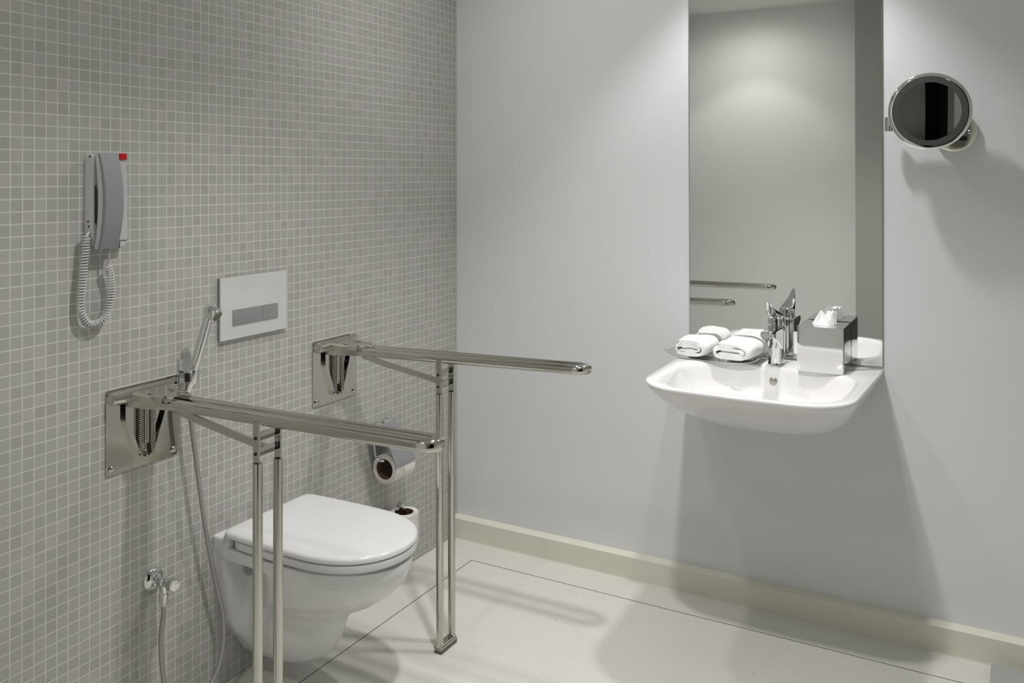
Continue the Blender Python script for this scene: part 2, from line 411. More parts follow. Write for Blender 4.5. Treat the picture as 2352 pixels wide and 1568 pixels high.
# z, front reach, half width, half width at wall, recess half width
tab = [(.400, .520, .170, .160, .160), (.395, .523, .172, .162, .162), (.372, .521, .171, .162, .160), (.364, .518, .169, .161, .158), (.357, .516, .168, .161, .082), (.33, .500, .160, .158, .074), (.30, .472, .149, .152, .068), (.27, .430, .135, .147, .066),
       (.245, .380, .121, .142, .068), (.225, .342, .110, .137, .071), (.20, .322, .102, .130, .075), (.17, .313, .099, .119, .082), (.14, .300, .097, .102, .080),
       (.115, .283, .092, .083, .076), (.09, .258, .083, .066, .068), (.07, .225, .070, .054, .055), (.055, .185, .054, .040, .042), (.045, .145, .036, .026, .028)]
def bowl_ring(z):
    _, xf, hw, wb, rw = lerp_tab(tab, z); xm = xf * .42; half = []
    for k in range(61):
        u = k / 60
        if u < .6:
            x = xm * (u / .6)
            h = wb + (rw - wb) * sstep(.020, .048, x) if rw != wb else wb
            h += (hw - h) * sstep(.10, max(xm, .175), x)
        else:
            a = (u - .6) / .4 * PI / 2
            x = xm + (xf - xm) * math.sin(a) ** .9 if a > 0 else xm
            t_ = (x - xm) / (xf - xm); h0 = wb + (rw - wb) * sstep(.020, .048, xm) if rw != wb else wb
            h0 += (hw - h0) * sstep(.10, max(xm, .175), xm)
            h = h0 * max(1 - t_ ** 2.5, 0) ** .52
        half.append((x, h))
    return [(x, TC - h, z) for x, h in half] + [(x, TC + h, z) for x, h in reversed(half[:-1])]
zs = [.045, .05, .055, .0625, .07, .08, .09, .10, .115, .13, .14, .155, .17, .185, .20, .2125, .225, .235, .245, .2575, .27, .285, .30, .315, .33, .345, .352, .357, .3605, .364, .372, .382, .390, .394]
b = MB(); rings = [bowl_ring(z) for z in zs]
def shrink(r, f, z): return [(p[0] * f + .22 * (1 - f) if p[0] > .001 else 0, TC + (p[1] - TC) * f, z) for p in r]
rings.append(shrink(bowl_ring(.394), .985, .3965)); rings.append(shrink(bowl_ring(.394), .95, .3975)); b.loft(rings)
bk = roundpoly([(0, TC - .1632), (.062, TC - .1632), (.062, TC + .1632), (0, TC + .1632)], [.002, .020, .020, .002], 120)
b.loft([[(q.x * .9, TC + (q.y - TC) * .99, .368) for q in bk], [(q.x, q.y, .378) for q in bk], [(q.x, q.y, .412) for q in bk], [(q.x * .99, TC + (q.y - TC) * .995, .418) for q in bk], [(q.x * .97, TC + (q.y - TC) * .985, .4215) for q in bk], [(q.x * .9, TC + (q.y - TC) * .96, .423) for q in bk]])
b.build('bowl', M_CER, tl, angle=50)
for s in (-1, 1):
    b = MB(); b.lathe([(.013, -.02), (.013, .004), (.011, .007), (0, .0085)], (.058, TC + s * .088, .312), (0, s, 0), 24); b.build('bolt_cap', M_CHROME2, tl)
def lid_half(x, x0=.036, x1=.527, xm=.29, w0=.170, w=.176):
    if x < xm: h = w0 + (w - w0) * sstep(x0, .22, x)
    else: h = w * max(1 - ((x - xm) / (x1 - xm)) ** 2.6, 0) ** .5
    r = .030
    if x < x0 + r: h -= r - math.sqrt(max(r * r - (x0 + r - x) ** 2, 0))
    return h
def lid_ring(ins, z, x0=.036):
    x1, xm = .527, .29; half = []
    for k in range(9): x = x0 + .03 * (1 - math.cos(PI / 2 * k / 8)); half.append((x, lid_half(x, x0)))
    for k in range(1, 14): x = x0 + .03 + (xm - x0 - .03) * k / 14; half.append((x, lid_half(x, x0)))
    for k in range(25): x = xm + (x1 - xm) * math.sin(PI / 2 * k / 24); half.append((x, lid_half(x, x0)))
    P_ = [(x, -h) for x, h in half] + [(x, h) for x, h in reversed(half[:-1])]
    n = len(P_); out = []
    for i, (x, y) in enumerate(P_):
        a = V(P_[i - 1]); c = V(P_[(i + 1) % n]); tg = (c - a).normalized(); nm = V((-tg.y, tg.x))
        if nm.dot(V((.27 - x, -y))) < 0: nm = -nm
        q = V((x, y)) + nm * ins; out.append((q.x, TC + q.y, z))
    return out
b = MB()
b.loft([lid_ring(.014, .4045, .074), lid_ring(.006, .4045, .074), lid_ring(.002, .4065, .074), lid_ring(.0, .412, .074), lid_ring(.0, .4225, .074), lid_ring(.0015, .4262, .074), lid_ring(.004, .4275, .074), lid_ring(.01, .4278, .074)])
b.build('seat', M_SEAT, tl, angle=40)
b = MB()
def fillring(r, f, z): return [(.28 + (p[0] - .28) * f, TC + (p[1] - TC) * f, z) for p in r]
L0 = lid_ring(.022, .4475)
b.loft([lid_ring(.008, .4298), lid_ring(.001, .4298), lid_ring(-.0005, .4315), lid_ring(0, .4375), lid_ring(.002, .4415), lid_ring(.006, .4445), lid_ring(.012, .4463), L0, fillring(L0, .8, .4488), fillring(L0, .5, .4498), fillring(L0, .15, .4502)])
sk = roundpoly([(.040, TC - .1665), (.068, TC - .1685), (.068, TC + .1685), (.040, TC + .1665)], [.026, .004, .004, .026], 120)
b.loft([[(.052 + (q.x - .052) * .9, TC + (q.y - TC) * .985, .412) for q in sk], [(q.x, q.y, .416) for q in sk], [(q.x, q.y, .4345) for q in sk], [(.052 + (q.x - .052) * .9, TC + (q.y - TC) * .985, .438) for q in sk]])
b.build('lid', M_SEAT, tl, angle=40)
b = MB(); b.box((.044, TC - .120, .4225), (.064, TC + .120, .4302), .002); b.build('hinge', M_SEAT, tl)

# ------------------------------------------------------------------ flush plate
t = thing('flush_plate', 'white glass flush plate with two grey buttons on the mosaic wall above the toilet', 'flush plate', (0, -1.079, 1.035))
b = MB(); b.box((0, -1.206, .949), (.007, -.952, 1.120), .001); b.build('backing_frame', M_GLE, t)
b = MB(); b.box((.007, -1.204, .948), (.012, -.950, 1.121), .001); b.build('glass_panel', M_GLW, t)
for a, c in ((-1.162, -1.051), (-1.049, -.988)):
    b = MB(); b.box((.0118, a, .985), (.0145, c, 1.029), .0025); b.build('flush_button', M_CHROME2, t)

# ------------------------------------------------------------------ emergency phone
t = thing('wall_phone', 'grey and white corded telephone hanging on the mosaic wall', 'phone', (0, -1.559, 1.23))
b = MB(); rp = [(-1.603, 1.455), (-1.515, 1.455), (-1.508, 1.40), (-1.508, 1.252), (-1.513, 1.230), (-1.575, 1.230), (-1.603, 1.252)]
rq = roundpoly([V(q) for q in rp], [.006, .006, .02, .004, .004, .01, .01], 64)
cy_, cz_ = -1.556, 1.345
b.loft([[(0, q.x, q.y) for q in rq], [(.022, q.x, q.y) for q in rq], [(.027, cy_ + (q.x - cy_) * .97, cz_ + (q.y - cz_) * .985) for q in rq], [(.029, cy_ + (q.x - cy_) * .9, cz_ + (q.y - cz_) * .95) for q in rq]])
bs = b.build('base', M_PLW, t)
b = MB(); b.box((.026, -1.533, 1.441), (.034, -1.514, 1.4565), .002); b.build('call_button', M_RED, t)
b = MB(); b.box((.0285, -1.5335, 1.2295), (.0300, -1.5318, 1.247)); b.box((.0285, -1.5318, 1.2462), (.0300, -1.512, 1.2475)); b.build('latch_gap', M_BLACK, bs)
hs = bpy.data.objects.new('handset', None); C.objects.link(hs); hs.parent = t; hs.location = (0, 0, 0)
def handset_shell(y0, y1, dx0, dx1, m, name, ins=0.0):
    rings = []
    for k in range(29):
        u = k / 28; z = 1.231 + .224 * u; bow = math.sin(PI * u)
        xi = .0285 + .013 * max(bow, 0) ** .8 if .06 < u < .94 else .0285
        xo = .046 + .022 * max(bow, 0) ** .9
        yl = y0 + .004 * (1 - bow) * 0; a, c = xi + (xo - xi) * dx0, xi + (xo - xi) * dx1
        e = .002
        rings.append([(a, y0, z), (c - e, y0, z), (c, y0 + e, z), (c, y1 - e, z), (c - e, y1, z), (a, y1, z)])
    b = MB(); b.loft(rings); return b.build(name, m, hs, angle=30)
handset_shell(-1.598, -1.5485, 0.0, .55, M_PLW, 'inner_shell')
handset_shell(-1.5965, -1.5475, .56, 1.0, M_PLG, 'outer_shell')
b = MB(); b.box((.0300, -1.5990, 1.292), (.0350, -1.5975, 1.380), .0006); b.build('cradle_slot', M_BLACK, bs)
for hx_, hz_, hr_ in ((.0125, 1.2955, .0026), (.0145, 1.284, .0026), (.0185, 1.4485, .0030)):
    b = MB(); b.lathe([(hr_, 0), (hr_, .0010)], (hx_, -1.6028, hz_), (0, -1, 0), 10); b.build('screw_hole', M_BLACK, bs)
# coiled cord
path = smooth_path([(.022, -1.614, 1.262), (.022, -1.618, 1.225), (.022, -1.622, 1.18), (.022, -1.628, 1.12), (.021, -1.626, 1.085), (.020, -1.612, 1.060), (.020, -1.592, 1.054), (.020, -1.570, 1.062), (.022, -1.556, 1.088), (.022, -1.549, 1.13), (.024, -1.553, 1.165), (.026, -1.560, 1.187)], 40)
Lc = [0.0]
for a, c in zip(path, path[1:]): Lc.append(Lc[-1] + (c - a).length)
coil = []; pitch = .0066
steps = int(Lc[-1] / pitch * 12)
j = 0
for k in range(steps + 1):
    d = Lc[-1] * k / steps
    while j < len(Lc) - 2 and Lc[j + 1] < d: j += 1
    p = path[j].lerp(path[j + 1], (d - Lc[j]) / (Lc[j + 1] - Lc[j])); tg = (path[j + 1] - path[j]).normalized()
    n1 = V((1, 0, 0)); n2 = tg.cross(n1).normalized(); a = 2 * PI * d / pitch
    coil.append(p + n1 * .0074 * math.cos(a) + n2 * .0074 * math.sin(a))
b = MB(); b.tube(coil, .0022, 6)
b.tube(smooth_path([(.026, -1.565, 1.187), (.030, -1.5635, 1.20), (.038, -1.563, 1.233)], 5), .0018, 6)
b.tube([(.022, -1.614, 1.262), (.020, -1.608, 1.268), (.015, -1.600, 1.270)], .0030, 8)
tag(b.build('coiled_cord', M_PLW, t, angle=80), 'white coiled cord')

# ------------------------------------------------------------------ bidet shower, hose, valve
t = thing('bidet_shower', 'chrome hand shower in its wall holder with a grey hose, left of the flush plate', 'hand shower', (0, -1.318, 0.89))
b = MB(); b.box((0, -1.337, .862), (.006, -1.300, .924), .001); b.box((.004, -1.330, .872), (.030, -1.308, .892), .003)
b.lathe([(.0175, 0), (.0185, .012), (.0185, .030), (.0165, .034)], (.047, -1.334, .870), (.20, .10, .97), 28, cap=True)
b.build('holder', M_CHROME, t)
b = MB(); b.box((.044, -1.352, .874), (.060, -1.349, .896), .001); b.build('holder_clip', M_BLACK, t)
sp0, sp1 = V((.044, -1.338, .856)), V((.098, -1.318, 1.048)); dirn = (sp1 - sp0).normalized(); Ls = (sp1 - sp0).length
b = MB(); prof = [(.0080, -.012), (.0090, 0), (.0110, .015), (.0120, .06), (.0128, .12), (.0125, Ls - .01)]
b.lathe(prof + [(.0118, Ls)], sp0, dirn, 28)
face = (V((.78, .10, -.50))).normalized(); hc = sp1 + V((.004, .001, .006))
b.lathe([(.004, -.019), (.011, -.017), (.0160, -.009), (.0172, 0), (.0178, .012), (.0180, .018), (.0165, .022), (.0140, .0232)], hc, face, 32)
b.build('handle', M_CHROME, t)
b = MB(); b.lathe([(.0140, .0), (.0135, .0015), (0, .0022)], hc + face * .0232, face, 28); b.build('nozzle', M_NOZ, t)
b = MB(); b.tube(smooth_path([(.041, -1.3385, .850), (.040, -1.336, .82), (.045, -1.328, .74), (.045, -1.303, .58), (.042, -1.274, .43), (.040, -1.243, .305), (.040, -1.221, .215), (.042, -1.223, .14), (.045, -1.243, .085), (.048, -1.28, .045), (.050, -1.33, .024), (.050, -1.375, .038), (.048, -1.403, .085), (.045, -1.418, .15), (.043, -1.424, .24), (.042, -1.4150, .300), (.042, -1.4145, .3246)], 10), .0062, 14)
hz = b.build('hose', M_HOSE, t, angle=60)
b = MB(); b.lathe([(.0072, 0), (.0078, .004), (.0078, .018), (.006, .021)], (.0403, -1.3375, .833), (.02, -.02, 1), 16); b.build('ferrule', M_CHROME, hz)
t = thing('angle_valve', 'chrome angle valve low on the mosaic wall, feeding the hose left of the toilet', 'valve', (0, -1.413, .383))
b = MB(); b.lathe([(.0285, 0), (.0285, .003), (.024, .009), (.017, .013), (.013, .014), (.013, .016)], (0, -1.413, .383), (1, 0, 0), 36); b.build('rosette', M_CHROME, t)
b = MB(); b.lathe([(.0105, 0), (.0115, .014), (.0125, .022), (.0125, .030), (.0105, .034), (.0105, .045)], (.012, -1.413, .383), (1, 0, 0), 28)
b.lathe([(.009, 0), (.0095, .020), (.0105, .021), (.0115, .026), (.0105, .049), (.0085, .053)], (.042, -1.4145, .378), (0, 0, -1), 8)
b.build('valve_body', M_CHROME, t, angle=25)
b = MB(); rr = [(.0105, 0), (.0120, .003), (.0155, .012), (.0158, .026), (.0135, .030), (0, .031)]
b.lathe(rr, (.054, -1.413, .383), (1, 0, 0), 10); b.build('valve_knob', M_CHROME, t, angle=25)

# ------------------------------------------------------------------ paper rolls
def roll(axis, o, R, r, Lh, label, name='toilet_roll'):
    o = V(o); t = thing(name, label, 'toilet paper', o, 'toilet paper rolls on the mosaic wall')
    b = MB(); ax = V(axis)
    b.lathe([(r, .0), (R - .002, 0), (R, .002), (R, Lh - .002), (R - .002, Lh), (r, Lh)], o, ax, 64, cap=False); return t, b
hy0, hx, hzz = -.537, .0575, .415
t, b = roll((0, 1, 0), (hx, hy0, hzz), .0500, .0340, .103, 'toilet paper roll with a loose end, under a chrome cover on the wall')
# loose torn end of the sheet hanging off the front of the roll
rings = []
for k in range(15):
    a = .5 - 1.9 * k / 14; rr_ = .0508
    yb = hy0 + .103 - .010 * max(0, (k - 9) / 5) ** 1.5 * 2
    rings.append([(hx + rr_ * math.cos(a), hy0 + .03 + .003 * k, hzz + rr_ * math.sin(a)), (hx + rr_ * math.cos(a), yb, hzz + rr_ * math.sin(a)),
                  (hx + (rr_ + .0008) * math.cos(a), yb, hzz + (rr_ + .0008) * math.sin(a)), (hx + (rr_ + .0008) * math.cos(a), hy0 + .03 + .003 * k, hzz + (rr_ + .0008) * math.sin(a))])
b.loft(rings); b.build('paper', M_PAPER, t, angle=40)
b = MB(); b.lathe([(.0340, .0005), (.0340, .1025), (.0325, .1025), (.0325, .0005), (.0340, .0005)], (hx, hy0, hzz), (0, 1, 0), 48, cap=False)
b.build('cardboard_core', M_CORE, t)
t = thing('paper_holder', 'chrome toilet paper holder with a hinged cover flap on the mosaic wall', 'toilet roll holder', (0, -.487, .51))
b = MB(); b.box((0, -.552, .478), (.004, -.436, .552), .001)
for y in (-.545, -.488):
    b.box((.002, y, .545), (.022, y + .042, .562), .005, 3)
b.build('wall_mount', M_CHROME, t)
b = MB()
poly = [(.014, .552), (.020, .555), (.086, .492), (.1125, .440), (.1125, .429), (.1105, .429), (.1105, .439), (.0845, .4905), (.019, .5525), (.014, .550)]
b.prism(poly, 1, -.5455, -.4345); b.build('cover_flap', M_CHROME2, t, angle=20)
b = MB(); b.tube(smooth_path([(.012, -.5495, .545), (.022, -.5495, .50), (.030, -.5495, .460), (.036, -.5495, .448), (.046, -.5475, .4440), (.0575, -.538, .4435)], 6) + [V((.0575, -.45, .4435))], .0036, 12)
b.build('hook', M_CHROME, t)
t, b = roll((0, 0, 1), (.067, -.440, .143), .0500, .0325, .100, 'spare toilet paper roll standing upright on its peg, low beside the lid')
b.build('paper', M_PAPER, t, angle=40)
b = MB(); b.lathe([(.0325, .0005), (.0325, .0995), (.0310, .0995), (.0310, .0005), (.0325, .0005)], (.067, -.440, .143), (0, 0, 1), 48, cap=False); b.build('cardboard_core', M_CORE, t)
t = thing('spare_roll_peg', 'small chrome peg bracket holding the spare toilet paper roll', 'toilet roll holder', (0, -.447, .13))
b = MB(); b.lathe([(.038, 0), (.038, .005)], (.067, -.440, .138), (0, 0, 1), 40); b.box((.0, -.446, .130), (.067, -.434, .138), .001); b.build('rest_plate', M_CHROME, t)
b = MB(); b.tube([(.067, -.440, .140), (.067, -.440, .252)], .0045, 14); b.build('peg', M_CHROME, t)
b = MB(); b.box((0, -.457, .105), (.004, -.427, .142), .001); b.build('peg_mount', M_CHROME, t)
b = MB(); b.box((.040, -.448, .230), (.052, -.430, .269), .003); b.box((.040, -.448, .254), (.064, -.430, .269), .005, 3); b.build('end_hook', M_CHROME, t)

# ------------------------------------------------------------------ washbasin
BX = 1.2485; RZ = .808
t = thing('washbasin', 'white wall-mounted ceramic washbasin below the tall mirror', 'sink', (BX, 0, .65))
def bring(wb, wf, yb, yf, z, rb, rf, bow=.012):
    """rounded D outline of the basin at height z, sampled along fixed rays so that neighbouring rings line up"""
    q = roundpoly([V(p) for p in [(0, yb), (wb, yb), (wf, yf), (0, yf - bow), (-wf, yf), (-wb, yb)]], [.0005, rb, rf, .9, rf, rb], 400)
    cy = -.275; A = sorted((math.atan2((p.y - cy) * 1.05, p.x), p.x, p.y) for p in q); out = []
    n = 180
    for k in range(n):
        a = -PI + 2 * PI * (k + .5) / n; m_ = len(A); lo = next((i for i in range(m_) if A[i][0] > a), 0)
        p1 = A[lo]; p0 = A[lo - 1]; a0 = p0[0] - (2 * PI if p0[0] > p1[0] and a < p1[0] else 0); a1 = p1[0] + (2 * PI if p1[0] < a0 else 0)
        f = min(max((a - a0) / max(a1 - a0, 1e-9), 0), 1)
        out.append((BX + p0[1] + (p1[1] - p0[1]) * f, p0[2] + (p1[2] - p0[2]) * f, z))
    return out
O = [(.12, .12, -.004, -.285, .6515, .02, .05), (.165, .165, -.002, -.300, .654, .02, .07), (.195, .19, 0, -.325, .663, .01, .09), (.222, .215, 0, -.365, .680, .006, .10), (.246, .237, 0, -.412, .702, .005, .11), (.268, .256, 0, -.458, .728, .005, .115),
     (.285, .270, 0, -.498, .752, .005, .12), (.297, .280, 0, -.528, .775, .005, .125), (.3045, .2865, 0, -.548, .792, .005, .13), (.3065, .289, 0, -.5535, .800, .005, .13), (.3060, .2885, 0, -.5525, .8055, .005, .13), (.3035, .286, -.001, -.549, .808, .005, .128),
     (.272, .256, -.126, -.536, .8078, .12, .12), (.2670, .2515, -.1295, -.5315, .8062, .12, .12), (.263, .2475, -.132, -.5270, .8025, .12, .12), (.259, .2430, -.1345, -.5215, .7965, .12, .12), (.2545, .2370, -.1365, -.5130, .786, .12, .12), (.248, .2280, -.139, -.5000, .770, .12, .12), (.238, .2160, -.142, -.4820, .752, .12, .12), (.225, .2020, -.147, -.4600, .736, .12, .12),
     (.205, .183, -.155, -.433, .7225, .11, .11), (.178, .158, -.167, -.403, .7125, .11, .11), (.140, .124, -.187, -.370, .7055, .08, .08), (.09, .08, -.215, -.330, .7015, .05, .05), (.028, .028, -.255, -.292, .6985, .01, .01)]
b = MB(); b.loft([bring(*a) for a in O]); bb = b.build('basin', M_BAS, t, angle=60)
b = MB(); b.lathe([(.012, -.006), (.012, .0015), (.010, .003), (0, .0035)], (BX + .006, -.1400, .766), (0, -1, .20), 28); b.build('overflow_cap', M_OVF, t)
b = MB(); b.lathe([(.024, -.004), (.024, .002), (.020, .004), (0, .006)], (BX, -.276, .699), (0, 0, 1), 28); b.build('drain', M_CHROME, t)

# ------------------------------------------------------------------ tap
t = thing('basin_tap', 'chrome single-lever mixer tap standing at the back of the washbasin', 'tap', (1.250, -.082, RZ))
fx, fy = 1.2505, -.080
b = MB(); b.lathe([(.0265, 0), (.0265, .003), (.0245, .006), (.0245, .10), (.0245, .118), (.0235, .121)], (fx, fy, RZ), (0, 0, 1), 40); b.build('tap_body', M_CHROME, t)
b = MB(); rings = []
for y, zt, zb, w in ((-.066, .926, .845, .0235), (-.100, .927, .860, .0230), (-.130, .9275, .878, .0225), (-.165, .9265, .895, .0215), (-.195, .925, .906, .0205), (-.204, .9225, .909, .0195)):
    rings.append([(fx - w, y, zb + .003), (fx - w, y, zt - .003), (fx - w + .003, y, zt), (fx + w - .003, y, zt), (fx + w, y, zt - .003), (fx + w, y, zb + .003), (fx + w - .004, y, zb), (fx - w + .004, y, zb)])
b.loft(rings); sp_ = b.build('spout', M_CHROME, t, angle=30)
b = MB(); b.lathe([(.0125, 0), (.0125, .007), (.010, .008), (.009, .004), (0, .004)], (fx, -.186, .911), (0, 0, -1), 24); b.build('aerator', M_CHROME, sp_)
b = MB(); b.lathe([(.0235, 0), (.0245, .002), (.0245, .024), (.0235, .032), (.019, .036), (0, .037)], (fx, fy, RZ + .122), (0, 0, 1), 40)
rings = []
for y, z, w, h in ((-.058, .953, .0215, .012), (-.080, .958, .0235, .018), (-.100, .963, .0225, .020), (-.120, .970, .0190, .019), (-.140, .979, .0145, .016), (-.158, .990, .0105, .012), (-.173, 1.002, .0080, .008), (-.184, 1.0135, .0050, .004)):
    rings.append([(fx - w, y, z), (fx - w * .8, y - .002, z + h * .5), (fx, y - .003, z + h * .62), (fx + w * .8, y - .002, z + h * .5), (fx + w, y, z), (fx + w * .8, y + .002, z - h * .5), (fx, y + .003, z - h * .7), (fx - w * .8, y + .002, z - h * .5)])
b.loft(rings); lv = b.build('lever', M_CHROME, t, angle=40)
b = MB(); b.lathe([(.0024, 0), (.0024, .0008)], (fx, fy - .0243, RZ + .136), (0, -1, 0), 12); b.build('indicator_dot', M_BLACK, lv)

# ------------------------------------------------------------------ tissue box
t = thing('tissue_box', 'mirror-polished square tissue box on the right of the washbasin', 'tissue box', (1.3945, -.080, RZ))
x0, x1, y0, y1, z1 = 1.3290, 1.4605, -.147, -.016, .944
b = MB(); b.box((x0 + .002, y0 + .002, RZ + .0004), (x1 - .002, y1 - .002, RZ + .110), .0008); b.build('cardboard_box', M_TISSUE, t)
b = MB()
sl = roundpoly([(1.359, -.098), (1.431, -.098), (1.431, -.064), (1.359, -.064)], [.016] * 4, 64)
ou = roundpoly([(x0 - .0012, y0 - .0012), (x1 + .0012, y0 - .0012), (x1 + .0012, y1 + .0012), (x0 - .0012, y1 + .0012)], [.0015] * 4, 64)
def nearest_align(a, b_):
    k = min(range(len(b_)), key=lambda i: (b_[i] - a[0]).length); return b_[k:] + b_[:k]
ca = V((1.395, -.081)); ang = lambda p: math.atan2(p.y - ca.y, p.x - ca.x)
sl.sort(key=ang); ou.sort(key=ang)
b.loft([[(p.x, p.y, RZ + .0002) for p in ou], [(p.x, p.y, z1 - .0008) for p in ou], [(ca.x + (p.x - ca.x) * .99, ca.y + (p.y - ca.y) * .99, z1) for p in ou], [(p.x, p.y, z1) for p in sl], [(p.x, p.y, z1 - .003) for p in sl]], False, False)
b.build('box_cover', M_CHROME, t, angle=30)
b = MB()
apx = (1.385, -.062, .986)
rings = []
for k, (f, wob) in enumerate(((0, 0), (.12, .002), (.35, .004), (.6, .003), (.85, .0015), (1, 0))):
    z = z1 - .004 + f * (.986 - z1 + .004); w = .031 * (1 - f) + .0008; d = .012 * (1 - f) ** 1.4 + .0006
    r_ = []
    for i in range(40):
        a = 2 * PI * i / 40; rip = 1 + .18 * math.sin(5 * a + k) * (1 - f)
        r_.append((1.390 + (apx[0] - 1.390) * f + w * math.cos(a) * rip, -.081 + (apx[1] + .081) * f * .6 + (d * math.sin(a) + wob * math.sin(3 * a)) * rip, z))
    rings.append(r_)
b.loft(rings)
# a second crumpled ply leaning back
rings = []
for k in range(6):
    f = k / 5; z = z1 - .004 + f * .040
    rings.append([(1.402 + .024 * (1 - .45 * f) * math.cos(2 * PI * i / 32) * (1 + .12 * math.sin(7 * 2 * PI * i / 32)) + .010 * f, -.066 + .012 * f + (.007 + .004 * f) * math.sin(2 * PI * i / 32) * (1 + .3 * math.sin(4 * 2 * PI * i / 32)), z + .003 * math.sin(6 * PI * i / 16) * f) for i in range(32)])
b.loft(rings); b.build('tissue', M_TISSUE, t, angle=60)

# ------------------------------------------------------------------ tray and towels
t = thing('towel_tray', 'thin curved chrome tray under the two towels on the left of the washbasin', 'tray', (1.065, -.09, RZ))
b = MB(); nx, ny = 25, 13; top = []; bot = []
for j in range(ny):
    for i in range(nx):
        u = 2 * i / (nx - 1) - 1; v = 2 * j / (ny - 1) - 1
        x = 1.062 + u * (.150 + .006 * v * v); y = -.084 + v * (.070 - .012 * (1 - u * u) * (v > 0))
        z = RZ + .0025 + .019 * abs(u) ** 7 + .006 * abs(v) ** 4 * abs(u) ** 2
        top.append(b.bm.verts.new((x, y, z))); bot.append(b.bm.verts.new((x, y, z - .0016)))
for j in range(ny - 1):
    for i in range(nx - 1):
        a = j * nx + i; q = (a, a + 1, a + nx + 1, a + nx)
        b.bm.faces.new([top[k] for k in q]); b.bm.faces.new([bot[k] for k in reversed(q)])
rim = [i for i in range(nx)] + [j * nx + nx - 1 for j in range(1, ny)] + [(ny - 1) * nx + i for i in range(nx - 2, -1, -1)] + [j * nx for j in range(ny - 2, 0, -1)]
for a, c in zip(rim, rim[1:] + rim[:1]):
    try: b.bm.faces.new((top[a], bot[a], bot[c], top[c]))
    except ValueError: pass
b.build('tray_dish', M_CHROME, t, angle=50)
def towel(cx, w, h, ya, yb, skew, label, seed):
    """folded face towel: a flattened roll whose spiral fold shows at the front end"""
    random.seed(seed); zc = RZ + .0045 + h / 2
    th = .0115; N = 150; turns = 1.75; inner = []; outer = []
    for k in range(N + 1):
        u = k / N; a = PI * .62 - 2 * PI * turns * u         # from outside to inside
        sh = 1 - .72 * u
        rx = (w / 2) * (1 - .42 * u) ; rz = (h / 2) * sh
        ca_, sa_ = math.cos(a), math.sin(a); e = .62
        px = rx * math.copysign(abs(ca_) ** e, ca_); pz = rz * math.copysign(abs(sa_) ** .8, sa_)
        outer.append((px, pz)); inner.append((px * (1 - th / rx * .9), pz * (1 - min(.85, th / max(rz, .004)))))
    rings = []; M_ = 14
    for m in range(M_ + 1):
        f = m / M_; y = ya + (yb - ya) * f; edge = 1 - .10 * (abs(2 * f - 1) ** 6)
        ox = skew * f + .0015 * math.sin(6 * f + seed); loop = [(cx + ox + p * edge * (1 + .012 * math.sin(9 * f + 2 * seed)), y + .002 * math.sin(p * 90 + seed), zc + q * edge * (1 + .05 * math.sin(5 * f + 30 * p + seed))) for p, q in outer]
        loop += [(cx + ox + p * edge, y + .002 * math.sin(p * 90 + seed), zc + q * edge) for p, q in reversed(inner)]
        rings.append(loop)
    b = MB(); vs = [[b.bm.verts.new(p) for p in r] for r in rings]; n = len(rings[0])
    for A, B_ in zip(vs, vs[1:]):
        for i in range(n): b.bm.faces.new((A[i], A[(i + 1) % n], B_[(i + 1) % n], B_[i]))
    for R_ in (vs[0], vs[-1]):
        for i in range(N): b.bm.faces.new((R_[i], R_[i + 1], R_[n - 2 - i], R_[n - 1 - i]))
    # soft filling so that no daylight shows through the roll
    b.loft([[(cx + skew * f + (w / 2 - .020) * math.cos(2 * PI * i / 24) * .55, ya + .010 + (yb - ya - .02) * f, zc + (h / 2 - .016) * math.sin(2 * PI * i / 24) * .8) for i in range(24)] for f in (0, 1)])
    o = b.build('folded_towel', M_TOWEL, None, angle=75)
    tx = bpy.data.textures.new('terry_folds', 'CLOUDS'); tx.noise_scale = .035; tx.noise_depth = 2
    dm = o.modifiers.new('soft', 'DISPLACE'); dm.texture = tx; dm.strength = .0075; dm.mid_level = .5; dm.texture_coords = 'GLOBAL'
    return tag(o, label, 'towel', 'folded towels on the washbasin')
towel(.988, .126, .060, -.158, -.022, .010, 'white folded hand towel at the far left of the washbasin, on the tray', 1)
towel(1.124, .144, .062, -.162, -.020, .010, 'white folded hand towel beside the tap, right of the other towel', 3)

# ------------------------------------------------------------------ shaving mirror
mx, my, mz = 1.6925, -.092, 1.586
t = thing('magnifying_mirror', 'round chrome swing-arm magnifying mirror right of the tall mirror', 'mirror', (mx, 0, mz))
b = MB(); b.lathe([(.090, 0), (.106, .002), (.1105, .008), (.1115, .016), (.1110, .024), (.1070, .0275), (.1000, .0280), (.0995, .0262), (.0990, .0140)], (mx, my + .014, mz), (0, -1, 0), 96); b.build('frame', M_CHROME, t, angle=40)
b = MB(); b.lathe([(.0995, .0), (.0995, .0015), (.083, .0015), (.083, 0), (.0995, 0)], (mx, my - .0124, mz), (0, -1, 0), 96, cap=False); b.build('light_ring', M_FROST, t)
b = MB(); pr = [(.0835, 0)] + [(.0835 * math.cos(PI / 2 * k / 12), .0016 - .0028 * math.sin(PI / 2 * k / 12) ** 1) for k in range(13)]
Rc = .90; pr = [(.0835 * (1 - k / 24), .0014 - ((.0835 ** 2) - (.0835 * (1 - k / 24)) ** 2) / (2 * Rc)) for k in range(25)]
b.lathe(pr, (mx, my - .0128, mz), (0, -1, 0), 96, cap=False); b.build('magnifying_glass', M_MIRROR2, t, angle=60, recalc=False)
rx_, rz_ = 1.752, 1.529
b = MB(); b.lathe([(.0605, 0), (.0605, .008), (.0590, .0125), (.055, .0145), (.045, .0170), (.030, .0190), (.015, .0200), (0, .0204)], (rx_, 0, rz_), (0, -1, 0), 64); rs = b.build('rosette', M_SATIN, t, angle=60)
